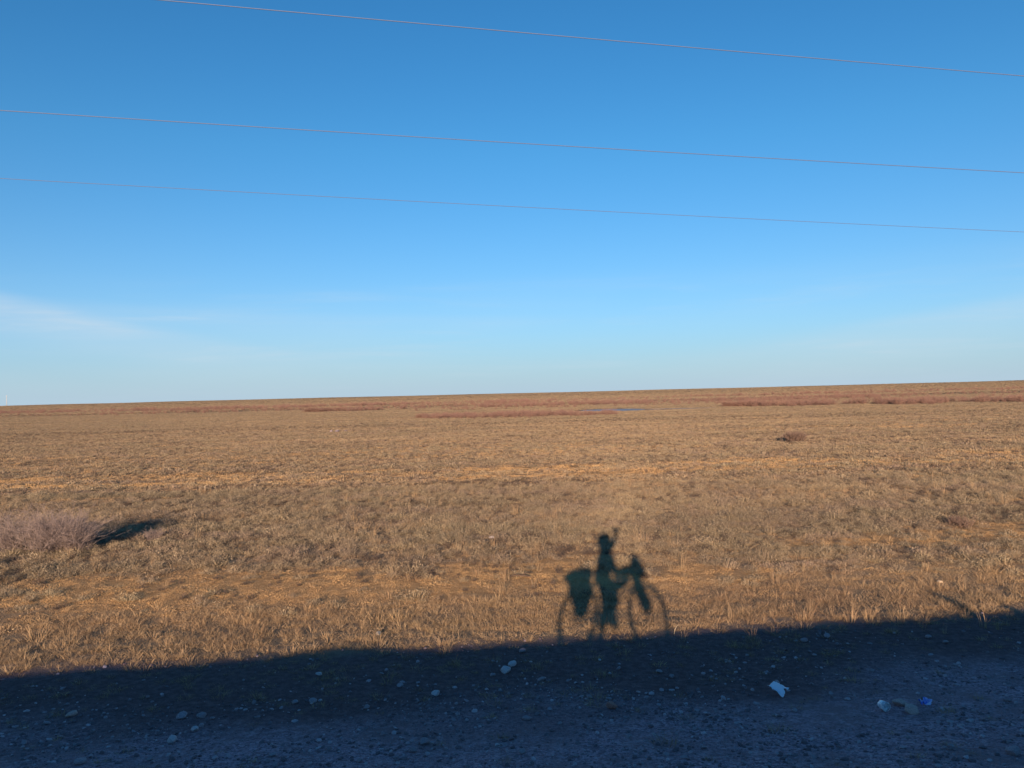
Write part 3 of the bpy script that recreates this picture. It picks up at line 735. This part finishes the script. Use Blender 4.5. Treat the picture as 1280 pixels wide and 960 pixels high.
bm = bmesh.new(); rs_ = np.random.default_rng(3); rings = []
prof = [(.0, .050), (.004, .060), (.03, .062), (.06, .057), (.09, .053), (.12, .048), (.122, .0)]
for a_, r_ in prof:
    rings.append([bm.verts.new((r_ * math.cos(t) * (1 + .10 * math.sin(3 * t + a_ * 30)), a_ + .006 * math.sin(5 * t), r_ * math.sin(t) * (1 + .07 * math.sin(4 * t + 1)))) for t in np.linspace(0, 2 * math.pi, 28, endpoint=False)])
for i in range(len(rings) - 1):
    for k in range(28): bm.faces.new((rings[i][k], rings[i][(k + 1) % 28], rings[i + 1][(k + 1) % 28], rings[i + 1][k]))
bm_obj('cup_wall', bm, m_cup, cup)
bm = bmesh.new(); torus(bm, (0, 0, 0), .061, .004, 28, 6); bm_obj('rim', bm, m_cup, cup)
bm = bmesh.new(); vs = [bm.verts.new((.055 * math.cos(t) * (1 + .05 * math.sin(3 * t)), .018 + .006 * math.sin(3 * t), .055 * math.sin(t))) for t in np.linspace(0, 2 * math.pi, 28, endpoint=False)]
c0 = bm.verts.new((.01, .03, .005))
for k in range(28): bm.faces.new((vs[k], vs[(k + 1) % 28], c0))
bm_obj('lid', bm, m_cup, cup); cup.scale = (.85, .85, .85)

# ------------------------------------------------------------------ marker post at the brink (its shadow shows on the right)
m_conc = simple('weathered_concrete', (.42, .40, .37), .9, bump=.01)
pz = float(height(6.33, 1.42))
post = empty('marker_post', (6.33, 1.42, pz)); tag(post, 'short concrete marker post on the brink of the embankment to the right', 'post')
bm = bmesh.new(); box(bm, (0, 0, .08), (.15, .15, .30), bevel=.012); bm_obj('post_body', bm, m_conc, post, False)
bm = bmesh.new(); box(bm, (0, 0, .25), (.11, .11, .06), bevel=.015); bm_obj('cap', bm, m_conc, post, False)
rock(7.15, 1.50, .20, m_brownstone, 'broad brown stone on the brink beside the concrete marker post', seed=330)

# ------------------------------------------------------------------ overhead line
m_wire = simple('aluminium_wire', (.125, .17, .29), .7, .0, .05)
m_pole = simple('pole_concrete', (.40, .38, .35), .9); m_ins = simple('porcelain', (.35, .16, .09), .25, spec=.5); m_steel = simple('galvanised_steel', (.33, .33, .33), .5, .8)
WA = R(12.5); WC, WS = math.cos(WA), math.sin(WA)
def wpt(u_, D, z): return Vector((u_ * WC - D * WS, u_ * WS + D * WC, z))
WIRES = [(11.0, -2.24, 9.357, 11.59, 9.240, 'topmost and steepest of the three overhead wires'),
         (12.6, -4.78, 8.319, 13.20, 8.085, 'middle one of the three overhead wires'),
         (14.0, -5.32, 7.689, 14.62, 7.241, 'lowest and faintest of the three overhead wires')]
UL, UR = -52.0, 62.0
ends = {}
for D, ua, za, ub, zb, lb in WIRES:
    f = lambda u_: za + (zb - za) * (u_ - ua) / (ub - ua) + .00025 * (u_ - ua) * (u_ - ub)
    bm = bmesh.new(); tube(bm, [wpt(u_, D, f(u_)) for u_ in np.linspace(UL, UR, 90)], .0068 if D < 13.5 else .0048, 6)
    tag(bm_obj('power_line', bm, m_wire), lb, 'power line', 'overhead wires')
    ends[D] = (f(UL), f(UR))
for side, u_ in ((0, UL), (1, UR)):
    base = wpt(u_, 12.6, 0); base.z = float(height(base.x, base.y))
    p = empty('power_pole', base, WA)
    tag(p, ('concrete pole carrying the three wires on the left', 'concrete pole carrying the three wires on the right')[side], 'power pole', 'poles of the overhead line')
    top = ends[11.0][side] + .3 - base.z
    bm = bmesh.new(); tube(bm, [(0, 0, -.5), (0, 0, top)], [.16, .10], 12); bm_obj('pole', bm, m_pole, p)
    for D in (11.0, 12.6, 14.0):
        z = ends[D][side] - base.z
        bm = bmesh.new(); box(bm, ((0, (D - 12.6) / 2, z - .24)), (.08, abs(D - 12.6) + .22, .08)); arm = bm_obj('crossarm', bm, m_steel, p, False)
        bm = bmesh.new(); tube(bm, [(0, D - 12.6, z - .2), (0, D - 12.6, z - .12), (0, D - 12.6, z - .06), (0, D - 12.6, z)], [.02, .055, .035, .045], 12); bm_obj('insulator', bm, m_ins, arm)
# a thin far mast on the left horizon
m_white = simple('grey_paint', (.5, .48, .45), .5)
mast = empty('mast', (-1000, 1530, float(height(-1000, 1530)))); tag(mast, 'tiny pale mast on the horizon at the far left', 'mast')
bm = bmesh.new(); tube(bm, [(0, 0, -2), (0, 0, 22)], [.6, .35], 8); bm_obj('pole', bm, m_white, mast)
bm = bmesh.new(); box(bm, (0, 0, 20), (2.4, .5, .5)); bm_obj('crossarm', bm, m_white, mast, False)

# ------------------------------------------------------------------ loaded bicycle on the brink (it throws the shadow in view)
G = ROAD_Z + .0
BY = .05
G = float(height(-.05, BY)) + .005
m_paint = simple('frame_paint', (.06, .09, .08), .35, spec=.5); m_rub = simple('rubber', (.02, .02, .02), .8); m_alu = simple('alloy', (.5, .5, .5), .35, .9)
m_blk = simple('black_nylon', (.025, .025, .028), .85); m_org = simple('faded_red_nylon', (.30, .05, .035), .8); m_lea = simple('saddle_leather', (.06, .035, .02), .5)
bike = empty('bicycle', (0, BY, G)); tag(bike, 'touring bicycle standing sideways on the brink of the embankment', 'bicycle')
RH, FH = (-.69, 0, .37), (.56, 0, .37); BB = (-.22, 0, .29); ST = (-.39, 0, .80); HT = (.33, 0, .90); HB = (.385, 0, .75)
bm = bmesh.new()
for a_, b_, r_ in ((BB, ST, .016), (ST, (.34, 0, .87), .016), (BB, HB, .019), (HT, HB, .022)): tube(bm, [a_, b_], r_, 10)
for s_ in (-1, 1):
    tube(bm, [(BB[0], .03 * s_, BB[2]), (RH[0], .065 * s_, RH[2])], .010, 8); tube(bm, [(ST[0], .015 * s_, ST[2]), (RH[0], .065 * s_, RH[2])], .008, 8)
bm_obj('frame', bm, m_paint, bike)
bm = bmesh.new()
for s_ in (-1, 1): tube(bm, [(.385, 0, .76), (.40, .05 * s_, .72), (.47, .055 * s_, .55), (FH[0], .055 * s_, FH[2])], .012, 8)
bm_obj('fork', bm, m_paint, bike)
for hub in (RH, FH):
    bm = bmesh.new(); torus(bm, hub, .305, .012, 64, 8, sq=1.0); wh = bm_obj('wheel', bm, m_alu, bike)
    bm = bmesh.new(); torus(bm, hub, .342, .026, 64, 10); bm_obj('tyre', bm, m_rub, wh)
    bm = bmesh.new()
    for k in range(32):
        a_ = 2 * math.pi * k / 32; s_ = (-1) ** k; a2 = a_ + (.35 if (k // 2) % 2 else -.35)
        tube(bm, [(hub[0] + .022 * math.cos(a2), .03 * s_, hub[2] + .022 * math.sin(a2)), (hub[0] + .30 * math.cos(a_), 0, hub[2] + .30 * math.sin(a_))], .0012, 4, False)
    tube(bm, [(hub[0], -.06, hub[2]), (hub[0], .06, hub[2])], .018, 12); bm_obj('spokes', bm, m_alu, wh)
bm = bmesh.new(); tube(bm, [ST, (-.43, 0, .95)], .013, 10); bm_obj('seat_post', bm, m_alu, bike)
bm = bmesh.new()
sv = [(-.58, .075, .97), (-.52, .075, .985), (-.45, .045, .985), (-.38, .022, .98), (-.31, .016, .97)]
tp = [[bm.verts.new((x_, y_ * t, z_ + .02 * (1 - t * t))) for t in (-1, -.5, 0, .5, 1)] for x_, y_, z_ in sv]
bt = [[bm.verts.new((x_, y_ * t, z_ - .03)) for t in (-1, -.5, 0, .5, 1)] for x_, y_, z_ in sv]
for i in range(4):
    for k in range(4): bm.faces.new((tp[i][k], tp[i + 1][k], tp[i + 1][k + 1], tp[i][k + 1])); bm.faces.new((bt[i][k], bt[i][k + 1], bt[i + 1][k + 1], bt[i + 1][k]))
    bm.faces.new((tp[i][0], bt[i][0], bt[i + 1][0], tp[i + 1][0])); bm.faces.new((tp[i][4], tp[i + 1][4], bt[i + 1][4], bt[i][4]))
for i in (0, 4):
    for k in range(4): bm.faces.new((tp[i][k], tp[i][k + 1], bt[i][k + 1], bt[i][k]))
bm_obj('saddle', bm, m_lea, bike)
bm = bmesh.new(); tube(bm, [(.33, 0, .90), (.325, 0, .97), (.36, 0, .99)], .015, 10); tube(bm, [(.33, -.31, 1.0), (.35, -.15, .99), (.365, 0, .99), (.35, .15, .99), (.33, .31, 1.0)], .0125, 10); hb = bm_obj('handlebar', bm, m_alu, bike)
for s_ in (-1, 1):
    bm = bmesh.new(); tube(bm, [(.33, .31 * s_, 1.0), (.34, .20 * s_, .995)], .017, 10); bm_obj('grip', bm, m_rub, hb)
    bm = bmesh.new(); tube(bm, [(.35, .19 * s_, .99), (.40, .22 * s_, .975), (.40, .28 * s_, .975)], .005, 6); bm_obj('brake_lever', bm, m_blk, hb)
bm = bmesh.new(); tube(bm, [(BB[0], -.09, BB[2]), (BB[0], .07, BB[2])], .018, 10); tube(bm, [(BB[0], -.085, BB[2]), (-.06, -.095, .25)], .010, 8); tube(bm, [(BB[0], .07, BB[2]), (-.38, .08, .33)], .010, 8)
torus(bm, (BB[0], -.06, BB[2]), .085, .004, 40, 4); cr = bm_obj('crank', bm, m_alu, bike)
for px_, py_, pz_ in ((-.06, -.145, .25), (-.38, .13, .33)):
    bm = bmesh.new(); box(bm, (px_, py_, pz_), (.10, .09, .022), bevel=.005); bm_obj('pedal', bm, m_blk, cr)
bm = bmesh.new(); tube(bm, [(BB[0], -.06, BB[2] + .086), (RH[0], -.05, RH[2] + .05)], .004, 5); tube(bm, [(BB[0], -.06, BB[2] - .086), (RH[0] + .02, -.05, RH[2] - .09), (RH[0], -.05, RH[2] - .05)], .004, 5); bm_obj('chain', bm, m_steel, bike)
bm = bmesh.new()
for s_ in (-1, 1):
    tube(bm, [(-1.0, .06 * s_, .76), (-.40, .05 * s_, .76)], .006, 6); tube(bm, [(RH[0], .08 * s_, RH[2]), (-.62, .065 * s_, .76)], .006, 6); tube(bm, [(RH[0], .08 * s_, RH[2]), (-.88, .065 * s_, .76)], .006, 6)
for x_ in (-1.0, -.8, -.6): tube(bm, [(x_, -.06, .76), (x_, .06, .76)], .006, 6)
bm_obj('rear_rack', bm, m_steel, bike)

def soft(name, outline, y0, y1, mat, label, cat, group=None, round_=.03, bulge=.03, lid=None, buckle=None):
    """a stuffed bag: side outline (x, z), pushed out between y0 and y1"""
    root = empty(name, (0, BY, G)); tag(root, label, cat, group)
    bm = bmesh.new(); fr = [bm.verts.new((x_, y0, z_)) for x_, z_ in outline]; bk = [bm.verts.new((x_, y1, z_)) for x_, z_ in outline]
    bm.faces.new(fr); bm.faces.new(bk[::-1]); m_ = len(outline)
    for k in range(m_): bm.faces.new((fr[k], bk[k], bk[(k + 1) % m_], fr[(k + 1) % m_]))
    bmesh.ops.recalc_face_normals(bm, faces=bm.faces[:])
    bmesh.ops.bevel(bm, geom=bm.edges[:], offset=round_, segments=3, affect='EDGES', profile=.5)
    bmesh.ops.triangulate(bm, faces=bm.faces[:]); bmesh.ops.subdivide_edges(bm, edges=bm.edges[:], cuts=1)
    for v in bm.verts: v.co += Vector((math.sin(v.co.z * 31 + v.co.y * 17), math.sin(v.co.x * 27 + 1), math.sin(v.co.x * 23 + v.co.y * 29))) * .005
    bm_obj('bag_body', bm, mat, root)
    bm = bmesh.new()
    xs = [p[0] for p in outline]; zs = [p[1] for p in outline]; xm = sum(xs) / len(xs)
    box(bm, (xm, (y0 + y1) / 2, (min(zs) + max(zs)) / 2), (.03, abs(y1 - y0) + .012, (max(zs) - min(zs)) + .008), bevel=.004)
    bm_obj('strap', bm, m_rub, root)
    return root
for s_, lb in ((-1, 'black pannier on the near side of the rear rack'), (1, 'black pannier on the far side of the rear rack')):
    soft('pannier', [(-.97, .80), (-.52, .80), (-.50, .60), (-.56, .40), (-.62, .33), (-.76, .33), (-.88, .50), (-.97, .66)], .09 * s_, .24 * s_, m_blk, lb, 'pannier', 'rear panniers')
soft('rack_bag', [(-1.10, .79), (-.53, .79), (-.53, .95), (-.56, 1.06), (-.62, 1.03), (-.95, .98), (-1.11, .90)], -.16, .16, m_org, 'red brown holdall strapped across the rear rack', 'bag')
soft('frame_bag', [(-.33, .77), (.30, .84), (.30, .76), (.05, .60), (-.27, .58)], -.04, .04, m_blk, 'flat black bag inside the bicycle frame', 'bag')
soft('stem_bag', [(.06, .83), (.30, .86), (.31, 1.05), (.24, 1.06), (.08, .98)], -.055, .055, m_blk, 'small black pouch standing on the top tube behind the stem', 'bag', round_=.02)
soft('handlebar_bag', [(.31, .82), (.63, .85), (.63, 1.00), (.57, 1.12), (.49, 1.25), (.39, 1.24), (.32, 1.05)], -.14, .14, m_blk, 'peaked black bag hanging in front of the handlebar', 'bag', round_=.02)
for s_, lb in ((-1, 'slim black bag on the near fork leg'), (1, 'slim black bag on the far fork leg')):
    soft('fork_bag', [(.34, .84), (.49, .86), (.65, .50), (.63, .39), (.50, .35), (.42, .50)], .075 * s_, .19 * s_, m_blk, lb, 'bag', 'fork bags', round_=.025)

# ------------------------------------------------------------------ phone
m_phone = simple('phone_body', (.02, .02, .025), .2, spec=.5); m_scr = simple('phone_glass', (.01, .01, .012), .1, spec=.5)
ph = empty('phone', (0, -.012, 3.985)); tag(ph, 'black phone held up sideways above the cyclist', 'phone')
bm = bmesh.new(); box(bm, (0, 0, 0), (.16, .009, .075), bevel=.004); bm_obj('phone_body', bm, m_phone, ph)
bm = bmesh.new(); box(bm, (0, -.0052, 0), (.152, .001, .068)); bm_obj('screen', bm, m_scr, ph, False)

# ------------------------------------------------------------------ the cyclist
m_skin = simple('skin', (.45, .25, .17), .55, scale=60, var=.06); m_jacket = simple('jacket', (.05, .07, .12), .8); m_trs = simple('trousers', (.05, .05, .05), .85)
m_hat = simple('helmet_shell', (.20, .03, .03), .35); m_boot = simple('boot_leather', (.06, .04, .03), .6); m_eye = simple('eye', (.7, .7, .7), .2); m_lip = simple('lip', (.38, .13, .11), .5)
def skin(name, verts, edges, radii, mat, parent, root_i=0, levels=2):
    me = bpy.data.meshes.new(name); me.from_pydata([tuple(v) for v in verts], edges, [])
    o = bpy.data.objects.new(name, me); link(o, parent); me.materials.append(mat)
    md = o.modifiers.new('skin', 'SKIN'); md.use_smooth_shade = True
    sv_ = me.skin_vertices[0].data if len(me.skin_vertices) else None
    if sv_ is None:
        bpy.context.view_layer.objects.active = o
        bpy.ops.mesh.customdata_skin_add(); sv_ = me.skin_vertices[0].data
    for i_, r_ in enumerate(radii):
        sv_[i_].radius = r_ if isinstance(r_, tuple) else (r_, r_)
        sv_[i_].use_root = (i_ == root_i)
    sd = o.modifiers.new('sub', 'SUBSURF'); sd.levels = levels; sd.render_levels = levels
    return o
PX = 0.0
K = 1.22
rider = empty('person', (0, 0, G)); tag(rider, 'cyclist in bulky dark hooded jacket astride the bicycle, one arm raised', 'person')
Vv, Ee, Rr = [], [], []
def add(p, r_, par=None):
    Vv.append(Vector(p)); Rr.append(r_); i_ = len(Vv) - 1
    if par is not None: Ee.append((par, i_))
    return i_
pel = add((-.27, .03, .92), (.15, .12)); sp = add((-.275, .03, 1.08), (.13, .11), pel); ch = add((-.26, .03, 1.26), (.155, .13), sp)
nb = add((-.255, .03, 1.405), .085, ch); nk = add((-.245, .03, 1.47), .065, nb); h0 = add((-.225, .03, 1.54), (.095, .08), nk); h1 = add((-.235, .03, 1.62), (.118, .098), h0); h2 = add((-.245, .03, 1.69), (.095, .085), h1)
nose0 = add((-.10, .03, 1.575), .024, h1)
for s_ in (-1, 1): add((-.245, .03 + .088 * s_, 1.60), .02, h1)
# legs
def leg(s_, knee, ank, toe):
    hp = add((-.27, .03 + .09 * s_, .86), .10, pel); k_ = add(knee, .065, hp); cf = add(tuple((Vector(knee) * .6 + Vector(ank) * .4)), .058, k_); a_ = add(ank, .04, cf)
    add(toe, .035, a_); return hp
leg(1, (-.16, .20, .48), (-.26, .22, .10), (-.10, .24, .04)); leg(-1, (-.02, -.13, .54), (-.16, -.15, .32 - .0), (.02, -.16, .285))
def fingers(wr, palm_end, side, curl, n_=4, par=None, thumb=None):
    wr = Vector(wr); pe = Vector(palm_end); sd_ = Vector(side).normalized(); cu = Vector(curl).normalized(); fw = (pe - wr).normalized()
    pi = add(tuple((wr + pe) / 2), (.034, .02), par)
    for k in range(4):
        o_ = sd_ * (.027 - .018 * k); L_ = (.040, .045, .042, .033)[k]
        a0 = add(tuple(pe + o_), .0095, pi); a1 = add(tuple(pe + o_ + fw * L_ * .7 + cu * L_ * .5), .009, a0); a2 = add(tuple(pe + o_ + fw * L_ * .55 + cu * L_ * 1.25), .008, a1)
    t0 = add(tuple(wr + sd_ * .032 + fw * .03), .012, pi); t1 = add(tuple(wr + sd_ * .052 + fw * .065 + cu * .015), .0105, t0); add(tuple(wr + sd_ * .045 + fw * .09 + cu * .035), .009, t1)
# right arm to the grip
GP = Vector((.335, -.255 - BY, 1.0)); 
shR = add((-.25, -.155, 1.37), .07, ch); elR = add((-.04, -.26, .97), .048, shR); wrR = add((.235, -.23, 1.055), .028, elR)
fingers((.235, -.23, 1.055), (.315, -.225, 1.03), (0, 1, 0), (.2, 0, -1), par=wrR)
# left arm raised to the phone
P0 = 3.985 - G
shL = add((-.25, .215, 1.38), .07, ch); elL = add((-.08, .22, 1.36), .048, shL); wrL = add((.035, -.01, P0 - .14), .03, elL)
fingers((.035, -.01, P0 - .14), (.035, -.035, P0 - .065), (-1, 0, 0), (0, -.35, 1), par=wrL)
body = skin('body', Vv, Ee, Rr, m_skin, rider)
skin('jacket', [(-.27, .03, .80), (-.275, .03, 1.08), (-.26, .03, 1.27), (-.26, .03, 1.43), (-.25, -.155, 1.37), (-.04, -.26, .97), (.21, -.234, 1.045), (-.25, .215, 1.38), (-.08, .22, 1.36), (.03, .02, P0 - .165)],
     [(0, 1), (1, 2), (2, 3), (2, 4), (4, 5), (5, 6), (2, 7), (7, 8), (8, 9)], [(.215, .19), (.205, .18), (.27, .22), (.12, .11), .12, .095, .07, .11, .078, .055], m_jacket, rider)
skin('trousers', [(-.27, .03, .95), (-.27, .12, .85), (-.16, .20, .48), (-.25, .218, .16), (-.27, -.06, .85), (-.02, -.13, .54), (-.15, -.15, .36)], [(0, 1), (1, 2), (2, 3), (0, 4), (4, 5), (5, 6)], [(.18, .16), .14, .10, .075, .14, .10, .075], m_trs, rider)
for ank, heel, toe in (((-.26, .22, .14), (-.28, .22, .045), (-.08, .245, .04)), ((-.16, -.15, .38), (-.19, -.15, .315), (.03, -.16, .30))):
    skin('boot', [ank, heel, toe], [(0, 1), (1, 2)], [.07, .06, .055], m_boot, rider)
bm = bmesh.new(); bmesh.ops.create_uvsphere(bm, u_segments=36, v_segments=24, radius=1)
for v in bm.verts:
    c_ = v.co.copy(); f_ = max(0.0, (c_.x - .55) / .45) * max(0, 1 - (c_.z / .8) ** 2) * max(0, 1 - (c_.y / .75) ** 2)
    v.co = Vector((-.268 + c_.x * .215 - f_ * .16, .03 + c_.y * .19, 1.575 + c_.z * .21)) + Vector((0, math.sin(c_.z * 9 + c_.x * 5), 0)) * .006
bm_obj('hood', bm, m_jacket, rider)
skin('glove', [(.03, -.02, P0 - .12), (.015, -.06, P0 - .05), (.01, -.065, P0 + .02)], [(0, 1), (1, 2)], [.05, (.14, .05), (.125, .045)], m_jacket, rider)
for s_ in (-1, 1):
    bm = bmesh.new(); bmesh.ops.create_icosphere(bm, subdivisions=2, radius=.012, matrix=Matrix.Translation((-.128, .03 + .036 * s_, 1.60))); bm_obj('eye', bm, m_eye, rider)
bm = bmesh.new(); tube(bm, [(-.140, .005, 1.535), (-.130, .03, 1.535), (-.140, .055, 1.535)], [.004, .007, .004], 8); bm_obj('mouth', bm, m_lip, rider)
